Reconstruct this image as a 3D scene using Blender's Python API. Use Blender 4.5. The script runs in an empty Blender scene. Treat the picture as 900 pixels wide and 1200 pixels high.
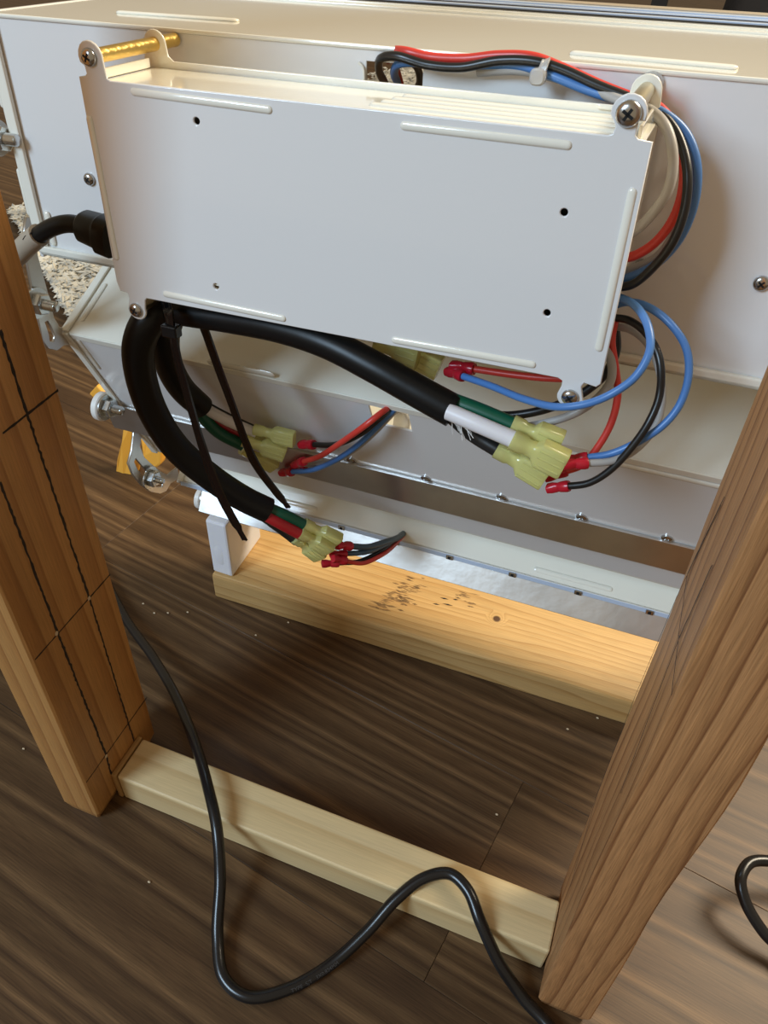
import bpy, bmesh, math, random
from mathutils import Vector, Matrix, noise
random.seed(4)
S = bpy.context.scene
COL = S.collection
R = math.radians

# ------------------------------------------------------------------ camera
cam_d = bpy.data.cameras.new('camera'); cam = bpy.data.objects.new('camera', cam_d); COL.objects.link(cam)
cam_d.sensor_fit = 'VERTICAL'; cam_d.sensor_height = 24.0; cam_d.lens = 24.0*927/1200
cam_d.clip_start = 0.02; cam_d.clip_end = 60
CR = Matrix(((0.933780, -0.267667, 0.237507), (0.356095, 0.629438, -0.690654), (0.035369, 0.729494, 0.683072))).to_4x4()
cam.matrix_world = Matrix.Translation((0, 0, 0.7)) @ CR
S.camera = cam
S.view_settings.view_transform = 'Standard'; S.view_settings.look = 'None'
S.view_settings.gamma = 1; S.view_settings.use_curve_mapping = False
S.view_settings.exposure = 0.0

# ------------------------------------------------------------------ light
w = bpy.data.worlds.new('world'); S.world = w; w.use_nodes = True
bg = w.node_tree.nodes['Background']; bg.inputs[0].default_value = (1.0, 0.79, 0.52, 1); bg.inputs[1].default_value = 0.36

def area(name, loc, target, sx, sy, power, color):
    l = bpy.data.lights.new(name, 'AREA'); l.shape = 'RECTANGLE'; l.size = sx; l.size_y = sy
    l.energy = power; l.color = color
    o = bpy.data.objects.new(name, l); COL.objects.link(o); o.location = loc
    d = Vector(target)-Vector(loc); o.rotation_euler = d.to_track_quat('-Z', 'Y').to_euler()
    return o
area('window_light_left', (-1.40, -1.50, 1.85), (0, .4, .5), .75, 1.0, 56, (.58, .79, 1.0))
area('window_light_right', (1.25, 1.65, 2.3), (0.15, .4, .1), 1.1, 1.1, 100, (1.0, .87, .66))

# ------------------------------------------------------------------ materials
def mat(name, col, rough=.5, metal=0, bump=0, bscale=200, coat=0, trans=0, spec=.5, emis=None, sss=0, var=0, vscale=8):
    m = bpy.data.materials.new(name); m.use_nodes = True; nt = m.node_tree; b = nt.nodes['Principled BSDF']
    b.inputs['Base Color'].default_value = (*col, 1); b.inputs['Roughness'].default_value = rough
    b.inputs['Metallic'].default_value = metal; b.inputs['Coat Weight'].default_value = coat
    b.inputs['Coat Roughness'].default_value = .08
    b.inputs['Transmission Weight'].default_value = trans; b.inputs['Specular IOR Level'].default_value = spec
    if sss: b.inputs['Subsurface Weight'].default_value = sss; b.inputs['Subsurface Radius'].default_value = (.01, .01, .006)
    tc = nt.nodes.new('ShaderNodeTexCoord')
    n = nt.nodes.new('ShaderNodeTexNoise'); n.inputs['Scale'].default_value = bscale; n.inputs['Detail'].default_value = 3
    nt.links.new(tc.outputs['Object'], n.inputs['Vector'])
    if bump:
        bp = nt.nodes.new('ShaderNodeBump'); bp.inputs['Strength'].default_value = bump; bp.inputs['Distance'].default_value = .001
        nt.links.new(n.outputs['Fac'], bp.inputs['Height']); nt.links.new(bp.outputs['Normal'], b.inputs['Normal'])
    if var:
        n2 = nt.nodes.new('ShaderNodeTexNoise'); n2.inputs['Scale'].default_value = vscale; n2.inputs['Detail'].default_value = 5
        nt.links.new(tc.outputs['Object'], n2.inputs['Vector'])
        r = nt.nodes.new('ShaderNodeValToRGB'); r.color_ramp.elements[0].position = .3; r.color_ramp.elements[1].position = .7
        r.color_ramp.elements[0].color = (*[c*(1-var) for c in col], 1); r.color_ramp.elements[1].color = (*[min(1, c*(1+var)) for c in col], 1)
        nt.links.new(n2.outputs['Fac'], r.inputs['Fac']); nt.links.new(r.outputs['Color'], b.inputs['Base Color'])
    return m

def wood(name, stops, axis='Z', rings=40, distort=3.0, stretch=.06, rough=.55, fiber=.25, bump=.3, coat=0, knots=(), centre=(0, 0, 0), band=1.0, spec=.5, speck=0):
    """procedural timber: warped growth-ring bands running along one axis, plus fine fibres; knots = (object-space point, radius)."""
    m = bpy.data.materials.new(name); m.use_nodes = True; nt = m.node_tree; b = nt.nodes['Principled BSDF']; L = nt.links.new
    tc = nt.nodes.new('ShaderNodeTexCoord')
    mp = nt.nodes.new('ShaderNodeMapping'); sc = [1, 1, 1]; sc['XYZ'.index(axis)] = stretch
    mp.inputs['Scale'].default_value = sc; mp.inputs['Location'].default_value = centre
    L(tc.outputs['Object'], mp.inputs['Vector'])
    n0 = nt.nodes.new('ShaderNodeTexNoise'); n0.inputs['Scale'].default_value = rings*.22; n0.inputs['Detail'].default_value = 2.5
    L(mp.outputs[0], n0.inputs['Vector'])
    # position across the grain, warped
    sep = nt.nodes.new('ShaderNodeSeparateXYZ'); L(mp.outputs[0], sep.inputs[0])
    other = [c for c in 'XYZ' if c != axis]
    a = nt.nodes.new('ShaderNodeMath'); a.operation = 'MULTIPLY_ADD'; a.inputs[1].default_value = band; L(sep.outputs[other[0]], a.inputs[0])
    a2 = nt.nodes.new('ShaderNodeMath'); a2.operation = 'MULTIPLY'; a2.inputs[1].default_value = .6; L(sep.outputs[other[1]], a2.inputs[0])
    L(a2.outputs[0], a.inputs[2])
    s1 = nt.nodes.new('ShaderNodeMath'); s1.operation = 'MULTIPLY_ADD'; s1.inputs[1].default_value = distort/rings; L(n0.outputs['Fac'], s1.inputs[0]); L(a.outputs[0], s1.inputs[2])
    last = s1.outputs[0]; dark = None
    for (kp, kr) in knots:
        vd = nt.nodes.new('ShaderNodeVectorMath'); vd.operation = 'DISTANCE'; vd.inputs[1].default_value = kp; L(tc.outputs['Object'], vd.inputs[0])
        mr = nt.nodes.new('ShaderNodeMapRange'); mr.inputs[1].default_value = kr*3; mr.inputs[2].default_value = 0; mr.inputs[3].default_value = 0; mr.inputs[4].default_value = .035
        mr.interpolation_type = 'SMOOTHSTEP'
        L(vd.outputs['Value'], mr.inputs[0])
        ad = nt.nodes.new('ShaderNodeMath'); L(last, ad.inputs[0]); L(mr.outputs[0], ad.inputs[1]); last = ad.outputs[0]
        mk = nt.nodes.new('ShaderNodeMapRange'); mk.inputs[1].default_value = kr*1.1; mk.inputs[2].default_value = kr*.7; L(vd.outputs['Value'], mk.inputs[0])
        if dark is None: dark = mk.outputs[0]
        else:
            mx = nt.nodes.new('ShaderNodeMath'); mx.operation = 'MAXIMUM'; L(dark, mx.inputs[0]); L(mk.outputs[0], mx.inputs[1]); dark = mx.outputs[0]
    mu = nt.nodes.new('ShaderNodeMath'); mu.operation = 'MULTIPLY'; mu.inputs[1].default_value = rings; L(last, mu.inputs[0])
    fr = nt.nodes.new('ShaderNodeMath'); fr.operation = 'FRACT'; L(mu.outputs[0], fr.inputs[0])
    rp = nt.nodes.new('ShaderNodeValToRGB'); L(fr.outputs[0], rp.inputs[0])
    els = rp.color_ramp.elements
    while len(els) < len(stops): els.new(.5)
    for e, (p, c) in zip(els, stops): e.position = p; e.color = (*c, 1)
    mf = nt.nodes.new('ShaderNodeMapping'); sf = [1, 1, 1]; sf['XYZ'.index(axis)] = .035; mf.inputs['Scale'].default_value = sf
    L(tc.outputs['Object'], mf.inputs['Vector'])
    nf = nt.nodes.new('ShaderNodeTexNoise'); nf.inputs['Scale'].default_value = 900; nf.inputs['Detail'].default_value = 4; L(mf.outputs[0], nf.inputs['Vector'])
    nb = nt.nodes.new('ShaderNodeTexNoise'); nb.inputs['Scale'].default_value = 14; nb.inputs['Detail'].default_value = 4; L(mp.outputs[0], nb.inputs['Vector'])
    mr = nt.nodes.new('ShaderNodeMapRange'); mr.inputs[1].default_value = .3; mr.inputs[2].default_value = .7; mr.inputs[3].default_value = 1-fiber; mr.inputs[4].default_value = 1+fiber*.6; L(nf.outputs['Fac'], mr.inputs[0])
    mr2 = nt.nodes.new('ShaderNodeMapRange'); mr2.inputs[1].default_value = .3; mr2.inputs[2].default_value = .7; mr2.inputs[3].default_value = .82; mr2.inputs[4].default_value = 1.12; L(nb.outputs['Fac'], mr2.inputs[0])
    vm = nt.nodes.new('ShaderNodeMath'); vm.operation = 'MULTIPLY'; L(mr.outputs[0], vm.inputs[0]); L(mr2.outputs[0], vm.inputs[1])
    hs = nt.nodes.new('ShaderNodeHueSaturation'); L(rp.outputs[0], hs.inputs['Color']); L(vm.outputs[0], hs.inputs['Value'])
    col = hs.outputs[0]
    if dark is not None:
        mx = nt.nodes.new('ShaderNodeMix'); mx.data_type = 'RGBA'; L(dark, mx.inputs[0]); L(col, mx.inputs[6]); mx.inputs[7].default_value = (.10, .045, .018, 1); col = mx.outputs[2]
    L(col, b.inputs['Base Color'])
    b.inputs['Roughness'].default_value = rough; b.inputs['Coat Weight'].default_value = coat; b.inputs['Coat Roughness'].default_value = .3; b.inputs['Specular IOR Level'].default_value = spec
    bp = nt.nodes.new('ShaderNodeBump'); bp.inputs['Strength'].default_value = bump; bp.inputs['Distance'].default_value = .0012
    sm = nt.nodes.new('ShaderNodeMath'); L(nf.outputs['Fac'], sm.inputs[0]); L(fr.outputs[0], sm.inputs[1])
    L(sm.outputs[0], bp.inputs['Height']); L(bp.outputs[0], b.inputs['Normal'])
    return m

M = {}
M['white'] = mat('white_powder_coat', (.78, .775, .765), .22, bump=.05, bscale=260, coat=.7)
M['white2'] = mat('white_powder_coat_warm_reflection', (.88, .86, .76), .16, bump=.04, bscale=260, coat=1)  # same white coat; its cream colour holds the warm reflection of the room
M['seam'] = mat('dark_seam', (.03, .018, .010), .8)
M['dark'] = mat('hole_shade_black', (.004, .004, .004), .8)  # near-black colour for the shade inside recesses and gaps
M['steel'] = mat('screw_steel', (.50, .50, .50), .22, metal=1)
M['zinc'] = mat('zinc_plated_steel', (.68, .70, .70), .25, metal=1, bump=.15, bscale=300)
M['alu'] = mat('raw_aluminium', (.66, .65, .63), .33, metal=1, bump=.25, bscale=60, var=.12, vscale=18)
M['brass'] = mat('brass', (.80, .56, .17), .30, metal=1, bump=.5, bscale=260)
M['brassnickel'] = mat('dull_brass', (.62, .55, .38), .3, metal=1)
M['rubber'] = mat('black_heat_shrink', (.005, .005, .005), .36, bump=.08, bscale=90, spec=.28)
M['blackpvc'] = mat('black_pvc', (.008, .008, .009), .26, spec=.5)
M['blacknylon'] = mat('black_nylon', (.004, .004, .0045), .15, spec=.5)
M['blue'] = mat('blue_pvc', (.075, .205, .50), .34)
M['bluegrey'] = mat('blue_grey_pvc', (.05, .09, .13), .34)
M['red'] = mat('red_pvc', (.66, .05, .035), .34)
M['grey'] = mat('grey_pvc', (.40, .39, .375), .36)
M['wblack'] = mat('black_wire_pvc', (.012, .012, .012), .32)
M['green'] = mat('green_core', (.0, .085, .045), .35)
M['whitecore'] = mat('white_core', (.78, .76, .78), .35, sss=.1)
M['redcore'] = mat('red_core', (.42, .012, .018), .35)
M['yellow'] = mat('translucent_yellow_nylon', (.90, .88, .36), .18, trans=.45, sss=.2)
M['crimson'] = mat('translucent_red_nylon', (.55, .012, .03), .25, trans=.12)
M['clear'] = mat('clear_nylon', (.85, .84, .82), .25, trans=.6)
M['uhmw'] = mat('white_plastic', (.80, .80, .84), .45, sss=.3)
M['washer'] = mat('white_washer_plastic', (.82, .80, .76), .35)
M['orange'] = mat('orange_plastic', (.95, .46, .06), .4)
M['beigetube'] = mat('beige_heat_shrink', (.40, .34, .26), .45, bump=.2, bscale=300)
M['strand'] = mat('white_filler_strands', (.75, .74, .72), .6)
M['led'] = mat('blue_white_diffuser', (.52, .62, .78), .25, coat=.4)
M['ink'] = mat('black_ink', (.022, .014, .010), .8, var=.3, vscale=120)
M['pencil'] = mat('pencil_line', (.045, .030, .022), .7)
M['print'] = mat('grey_print', (.055, .055, .06), .5)
M['wool'] = mat('wool', (.50, .48, .42), .95, var=.45, vscale=16)
M['stainm'] = mat('smudge_stain', (.24, .135, .05), .6, var=.45, vscale=220)
M['glue'] = mat('dried_glue', (.42, .24, .085), .5)
M['leather'] = mat('dark_fabric', (.016, .015, .017), .8, bump=.4, bscale=40)
M['rust'] = mat('rust_cloth', (.16, .055, .02), .8, bump=.4, bscale=30, var=.4)
M['crumb'] = mat('sawdust', (.62, .50, .34), .8)

pine = [(0, (.50, .25, .078)), (.45, (.47, .228, .068)), (.86, (.40, .18, .050)), (.95, (.33, .14, .036)), (1, (.47, .23, .07))]
M['postL'] = wood('sanded_fir_post', pine, 'Z', rings=62, distort=2.2, stretch=.05, fiber=.16, knots=(((.019, .045, .34), .008),), rough=.5, bump=.2)
fir = [(0, (.47, .235, .096)), (.5, (.45, .22, .086)), (.82, (.37, .172, .064)), (.95, (.21, .082, .028)), (1, (.455, .225, .089))]
M['postR'] = wood('reddish_fir_post', fir, 'Z', rings=85, distort=2.6, stretch=.10, fiber=.26, rough=.55, bump=.5)
cream = [(0, (.78, .60, .33)), (.6, (.75, .56, .29)), (.92, (.66, .46, .22)), (1, (.77, .59, .32))]
M['rail'] = wood('cream_pine_rail', cream, 'X', rings=38, distort=2.5, stretch=.05, fiber=.08, bump=.12, rough=.45)
plk = [(0, (.60, .38, .155)), (.5, (.58, .36, .14)), (.86, (.52, .305, .11)), (.95, (.43, .24, .08)), (1, (.59, .37, .15))]
M['plank'] = wood('yellow_pine_board', plk, 'X', rings=95, distort=5.5, stretch=.09, fiber=.14, bump=.15, rough=.42, knots=(((-.005+.32, .055, .038), .0045),))
def walnut(k, off):
    d = [(0, (.088, .047, .021)), (.20, (.118, .066, .030)), (.38, (.062, .032, .015)), (.58, (.165, .094, .043)), (.80, (.076, .040, .018)), (1, (.088, .047, .021))]
    return wood('walnut_laminate_%s' % k, d, 'X', rings=27, distort=7.5, stretch=.07, fiber=.34, bump=.03, rough=.42, centre=off, spec=.3)
M['wal'] = [walnut(w_, o_) for w_, o_ in (('plain', (0, 0, 0)), ('streaky', (3.1, 1.7, 0)), ('dark', (7.7, 5.2, 0)))]

# ------------------------------------------------------------------ frames and objects
FIX = Matrix.Translation((-.375, .52, .12)) @ Matrix(((0.998733, 0.022439, -0.045037), (-0.018506, 0.996129, 0.085932), (0.046791, -0.084989, 0.995283))).to_4x4()   # the lamp leans a few degrees off plumb
WORLD = Matrix.Identity(4)
ORG = {}
def tag(o, label=None, cat=None, group=None, kind=None):
    if label: o['label'] = label
    if cat: o['category'] = cat
    if group: o['group'] = group
    if kind: o['kind'] = kind
    return o
def thing(name, label, cat, loc, group=None, fr=FIX):
    o = bpy.data.objects.new(name, None); COL.objects.link(o); o.empty_display_size = .02
    o.matrix_world = fr @ Matrix.Translation(loc); ORG[o.name] = Vector(loc)
    return tag(o, label, cat, group)
def obj(name, bm, m, parent=None, loc=None, fr=FIX, smooth=False, label=None, cat=None, group=None, kind=None, bevel=0, seg=2):
    if parent is not None: org = ORG[parent.name]
    else: org = Vector(loc) if loc is not None else Vector((0, 0, 0))
    bmesh.ops.translate(bm, verts=bm.verts, vec=-org)
    bmesh.ops.recalc_face_normals(bm, faces=bm.faces)
    me = bpy.data.meshes.new(name); bm.to_mesh(me); bm.free()
    if isinstance(m, str): m = M[m]
    me.materials.append(m)
    if smooth:
        for p in me.polygons: p.use_smooth = True
        try: me.set_sharp_from_angle(angle=R(38))
        except Exception: pass
    o = bpy.data.objects.new(name, me); COL.objects.link(o); ORG[o.name] = org
    if parent is not None: o.parent = parent
    else: o.matrix_world = fr @ Matrix.Translation(org)
    if bevel:
        md = o.modifiers.new('bevel', 'BEVEL'); md.width = bevel; md.segments = seg; md.limit_method = 'ANGLE'; md.angle_limit = R(35)
    return tag(o, label, cat, group, kind)

def box(bm, x0, x1, y0, y1, z0, z1):
    v = [bm.verts.new((x, y, z)) for x in (x0, x1) for y in (y0, y1) for z in (z0, z1)]
    for f in ((0, 1, 3, 2), (4, 6, 7, 5), (0, 4, 5, 1), (2, 3, 7, 6), (0, 2, 6, 4), (1, 5, 7, 3)): bm.faces.new([v[i] for i in f])
    return v
def obox(bm, o, ax, ay, az):
    """box from corner o spanned by three vectors"""
    o, ax, ay, az = map(Vector, (o, ax, ay, az))
    v = [bm.verts.new(o+ax*i+ay*j+az*k) for i in (0, 1) for j in (0, 1) for k in (0, 1)]
    for f in ((0, 1, 3, 2), (4, 6, 7, 5), (0, 4, 5, 1), (2, 3, 7, 6), (0, 2, 6, 4), (1, 5, 7, 3)): bm.faces.new([v[i] for i in f])
def prism(bm, pts, ext):
    ext = Vector(ext); a = [bm.verts.new(Vector(p)) for p in pts]; b = [bm.verts.new(Vector(p)+ext) for p in pts]; n = len(pts)
    bm.faces.new(a); bm.faces.new(b[::-1])
    for i in range(n): bm.faces.new((a[i], a[(i+1) % n], b[(i+1) % n], b[i]))
def basis(d):
    d = Vector(d).normalized(); t = Vector((0, 0, 1)) if abs(d.z) < .9 else Vector((1, 0, 0))
    u = d.cross(t).normalized(); return d, u, u.cross(d).normalized()
def lathe(bm, o, d, prof, n=20, ph=0):
    """profile of (distance along d, radius)"""
    o = Vector(o); d, u, v = basis(d); rings = []
    for h, r in prof:
        rings.append([bm.verts.new(o+d*h+(u*math.cos(ph+2*math.pi*k/n)+v*math.sin(ph+2*math.pi*k/n))*max(r, 1e-5)) for k in range(n)])
    for a, b in zip(rings, rings[1:]):
        for k in range(n): bm.faces.new((a[k], a[(k+1) % n], b[(k+1) % n], b[k]))
    bm.faces.new(rings[0][::-1]); bm.faces.new(rings[-1])
def cyl(bm, p0, p1, r, n=20, ph=0):
    p0, p1 = Vector(p0), Vector(p1); lathe(bm, p0, p1-p0, [(0, r), ((p1-p0).length, r)], n, ph)
def spline(pts, sub=8):
    P = [Vector(p) for p in pts]
    if len(P) == 2: return [P[0].lerp(P[1], i/sub) for i in range(sub+1)]
    P = [P[0]*2-P[1]]+P+[P[-1]*2-P[-2]]; out = []
    for i in range(1, len(P)-2):
        p0, p1, p2, p3 = P[i-1:i+3]
        t1 = max((p1-p0).length, 1e-6)**.5; t2 = max((p2-p1).length, 1e-6)**.5; t3 = max((p3-p2).length, 1e-6)**.5
        m1 = (p2-p1)-((p2-p0)/(t1+t2)-(p1-p0)/t1)*-t2*0
        m1 = ((p1-p0)/t1-(p2-p0)/(t1+t2)+(p2-p1)/t2)*t2
        m2 = ((p2-p1)/t2-(p3-p1)/(t2+t3)+(p3-p2)/t3)*t2
        for k in range(sub):
            t = k/sub; t_2 = t*t; t_3 = t_2*t
            out.append(p1*(2*t_3-3*t_2+1)+m1*(t_3-2*t_2+t)+p2*(-2*t_3+3*t_2)+m2*(t_3-t_2))
    out.append(P[-2]); return out
def frames(path):
    T = []
    for i in range(len(path)):
        a = path[max(i-1, 0)]; b = path[min(i+1, len(path)-1)]; T.append((b-a).normalized())
    _, u, _ = basis(T[0]); U = []
    for t in T:
        u = (u-t*u.dot(t)).normalized(); U.append(u)
    return T, U
def tube(bm, pts, r, n=10, sub=8, raw=False):
    path = [Vector(p) for p in pts] if raw else spline(pts, sub); T, U = frames(path); rings = []
    N = len(path)
    for i, (p, t, u) in enumerate(zip(path, T, U)):
        v = t.cross(u); rr = r(i/(N-1)) if callable(r) else r
        rings.append([bm.verts.new(p+(u*math.cos(2*math.pi*k/n)+v*math.sin(2*math.pi*k/n))*rr) for k in range(n)])
    for a, b in zip(rings, rings[1:]):
        for k in range(n): bm.faces.new((a[k], a[(k+1) % n], b[(k+1) % n], b[k]))
    bm.faces.new(rings[0][::-1]); bm.faces.new(rings[-1]); return path
def strap(bm, pts, wid, thick, side, sub=8):
    """flat strap: rectangular section; side = rough width direction"""
    path = spline(pts, sub); T, _ = frames(path); N = len(path); rings = []
    for i, (p, t) in enumerate(zip(path, T)):
        s = Vector(side); s = (s-t*s.dot(t)).normalized(); q = t.cross(s); ww = wid(i/(N-1)) if callable(wid) else wid
        h = ww/2; k = thick/2
        rings.append([bm.verts.new(p+s*a+q*b) for a, b in ((-h, -k), (h, -k), (h*.96, k), (h*.55, k*1.0), (h*.45, k*.55), (-h*.45, k*.55), (-h*.55, k), (-h*.96, k))])
    for a, b in zip(rings, rings[1:]):
        for k in range(8): bm.faces.new((a[k], a[(k+1) % 8], b[(k+1) % 8], b[k]))
    bm.faces.new(rings[0][::-1]); bm.faces.new(rings[-1])
def loft(bm, o, d, side, secs, n=20):
    """sections (distance, half width, half height, squareness 2=ellipse, bigger=boxier)"""
    o = Vector(o); d = Vector(d).normalized(); s = Vector(side); s = (s-d*s.dot(d)).normalized(); q = d.cross(s); rings = []
    for h, a, b, e in secs:
        ring = []
        for k in range(n):
            th = 2*math.pi*k/n; c, sn = math.cos(th), math.sin(th)
            x = math.copysign(abs(c)**(2/e), c)*a; y = math.copysign(abs(sn)**(2/e), sn)*b
            ring.append(bm.verts.new(o+d*h+s*x+q*y))
        rings.append(ring)
    for a, b in zip(rings, rings[1:]):
        for k in range(n): bm.faces.new((a[k], a[(k+1) % n], b[(k+1) % n], b[k]))
    bm.faces.new(rings[0][::-1]); bm.faces.new(rings[-1])
def plate(outline, holes, plane, off, thick, bev=.0003, curve_res=3):
    """sheet with holes. outline/holes: (a, b) lists; plane 'Y' -> (x,z) at y=off, 'X' -> (y,z) at x=off; grows by thick along + axis"""
    c = bpy.data.curves.new('tmp', 'CURVE'); c.dimensions = '2D'; c.fill_mode = 'BOTH'
    for loop in [outline]+list(holes):
        s = c.splines.new('POLY'); s.points.add(len(loop)-1); s.use_cyclic_u = True
        for p, q in zip(s.points, loop): p.co = (q[0], q[1], 0, 1)
    c.extrude = abs(thick)/2-bev; c.bevel_depth = bev; c.bevel_resolution = 0
    o = bpy.data.objects.new('tmp', c); COL.objects.link(o)
    dg = bpy.context.evaluated_depsgraph_get(); dg.update()
    me = bpy.data.meshes.new_from_object(o.evaluated_get(dg))
    bm = bmesh.new(); bm.from_mesh(me)
    bpy.data.objects.remove(o); bpy.data.curves.remove(c); bpy.data.meshes.remove(me)
    bmesh.ops.remove_doubles(bm, verts=bm.verts, dist=1e-6)
    for v in bm.verts:
        a, b, h = v.co
        v.co = (a, off+thick/2+h, b) if plane == 'Y' else (off+thick/2+h, a, b)
    return bm
def circle(cx, cy, r, n=20, a0=0, a1=360): return [(cx+r*math.cos(R(a0+(a1-a0)*k/n)), cy+r*math.sin(R(a0+(a1-a0)*k/n))) for k in range(n)]
def arc(cx, cy, r, a0, a1, n=10): return [(cx+r*math.cos(R(a0+(a1-a0)*k/n)), cy+r*math.sin(R(a0+(a1-a0)*k/n))) for k in range(n+1)]
def rib(parent, p0, p1, wid, high, normal, m='white2', name='stiffening_rib'):
    p0, p1 = Vector(p0), Vector(p1); d = (p1-p0); L = d.length; r = wid/2
    secs = [(r*(1-math.cos(R(a))), r*math.sin(R(a))+1e-5, high*(math.sin(R(a))+.01), 2) for a in (5, 25, 45, 65, 90)]
    secs += [(L-h, a, b, e) for h, a, b, e in secs[::-1]]
    bm = bmesh.new(); nrm = Vector(normal); loft(bm, p0, d, d.cross(nrm), secs, 12)
    return obj(name, bm, m, parent, smooth=True)
def screw(parent, p, nrm, r=.0042, name='screw', m='steel'):
    """pan head with a black cross standing in for its shaded recess"""
    bm = bmesh.new(); h = r*.62
    lathe(bm, p, nrm, [(0, r*1.0), (h*.35, r), (h*.7, r*.86), (h*.93, r*.6), (h, r*.3)], 24)
    s = obj(name, bm, m, parent, smooth=True)
    bm = bmesh.new(); d, u, v = basis(nrm); an = random.uniform(0, 1.5)
    for a in (an, an+math.pi/2):
        q = u*math.cos(a)+v*math.sin(a); t = d.cross(q)
        obox(bm, Vector(p)+d*(h*.5)-q*r*.5-t*r*.12, q*r*1.0, t*r*.24, d*h*.53)
    obj('cross_recess_shade', bm, 'dark', s)  # nothing is cut; black boxes give the shade of the recess
    return s
def F2(p): return (p[0], p[2])
def YZ(p): return (p[1], p[2])

# ================================================================== SETTING: floor of laminate boards
fl = bpy.data.objects.new('floor', None)
bm = bmesh.new(); box(bm, -4.2, 3.4, -1.6, 7.6, -.03, -.008)
fl = obj('floor', bm, 'seam', None, (0, 0, 0), WORLD, kind='structure')
GA = R(-9.7); gx = Vector((math.cos(GA), math.sin(GA), 0)); gy = Vector((-math.sin(GA), math.cos(GA), 0))
PW, PL = .2, 1.22
def plank_mesh(mk):
    bm = bmesh.new(); box(bm, .00015, PL-.00015, .00012, PW-.00012, -.008, 0)
    bmesh.ops.bevel(bm, geom=[e for e in bm.edges if all(v.co.z > -.001 for v in e.verts)], offset=.0003, segments=1, affect='EDGES')
    me = bpy.data.meshes.new('laminate_board'); bm.to_mesh(me); bm.free(); me.materials.append(M['wal'][mk]); return me
PM = [plank_mesh(i) for i in range(3)]
v_seam = .2040            # the seam that passes in front of the stretcher
u_joint = {0: -.003*math.cos(0)-.062}
rng = random.Random(11)
for row in range(-5, 33):
    v0 = v_seam+row*PW
    joint = -.055 if row == 0 else (-.055+[.60, .66, .58, .63, .69][row % 5] if -3 < row < 3 else -.055+[.41, .83, .2, .62, 1.02][row % 5])
    for k in range(-4, 3):
        u0 = joint+k*PL
        c = gx*(u0+PL/2)+gy*(v0+PW/2)
        if not (-3.9 < c.x < 3.2 and -1.3 < c.y < 7.4): continue
        if math.hypot(c.x, c.y-.5) > 4.6 and c.y < 0: continue
        o = bpy.data.objects.new('laminate_board', PM[rng.randrange(3)] if row != 0 else PM[1 if k == -1 else 2]); COL.objects.link(o)
        o.location = gx*u0+gy*v0; o.rotation_euler = (0, 0, GA); o.parent = fl
# crumbs of sawdust on the boards
bm = bmesh.new()
for p in ((-0.4408, 0.4575, 0.0000), (-0.4217, 0.4505, 0.0000), (-0.4077, 0.4564, 0.0000), (-0.3881, 0.4658, 0.0000), (-0.3023, 0.4661, 0.0000), (-0.2773, 0.4959, 0.0000), (-0.4441, 0.2591, 0.0000), (-0.2632, 0.1963, 0.0000), (-0.0015, 0.3658, 0.0000), (0.0682, 0.5043, 0.0000), (0.0421, 0.4798, 0.0000)):
    bmesh.ops.create_icosphere(bm, subdivisions=1, radius=.0013, matrix=Matrix.Translation(Vector(p)+Vector((0, 0, .001))) @ Matrix.Diagonal((1.2, .8, .7, 1)))
obj('sawdust', bm, 'crumb', None, (0, 0, 0), WORLD, label='pale sawdust crumbs scattered on the dark laminate floor', cat='sawdust', kind='stuff')

# ================================================================== wooden stand
PLx0, PLx1, Py0, Py1 = -.3705, -.333, .226, .317
def post(name, x0, x1, y0, y1, m, label, top, ch, wob=0, taper=0, lean=0):
    bm = bmesh.new(); nz = 40; rings = []
    c = ch
    for k in range(nz+1):
        z = top*k/nz
        inset = .004 if k == 0 else 0
        z = .0 if k == 0 else (.012 if k == 1 else z)
        dx = wob*noise.noise(Vector((x0, 3, z*7)))
        e1 = taper*(z/top)
        xs0, xs1, ys0, ys1 = x0+inset+(0 if x0 < 0 else dx*.3), x1-inset-e1+(dx if x0 > 0 else 0), y0+inset*.6, y1-inset
        rings.append([bm.verts.new((x, y, z)) for x, y in ((xs0+c, ys0), (xs1-c, ys0), (xs1, ys0+c), (xs1, ys1-c), (xs1-c, ys1), (xs0+c, ys1), (xs0, ys1-c), (xs0, ys0+c))])
    for a, b in zip(rings, rings[1:]):
        for k in range(8): bm.faces.new((a[k], a[(k+1) % 8], b[(k+1) % 8], b[k]))
    bm.faces.new(rings[0][::-1]); bm.faces.new(rings[-1])
    for v in bm.verts: v.co.x += lean*v.co.z
    t = thing(name, label, 'post', (x0, y0, 0), fr=WORLD)
    obj('timber', bm, m, t); return t
pL = post('wooden_post', PLx0, PLx1, Py0, Py1, 'postL', 'orange-tan wooden post ruled with a dark grid of lines, left of the rail', .98, .0015, lean=.013)
pR = post('wooden_post', .067, .1075, Py0+.002, Py1+.003, 'postR', 'reddish wooden post with strong grain, standing right of the rail', .98, .0012, wob=.004, lean=-.025)
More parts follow.
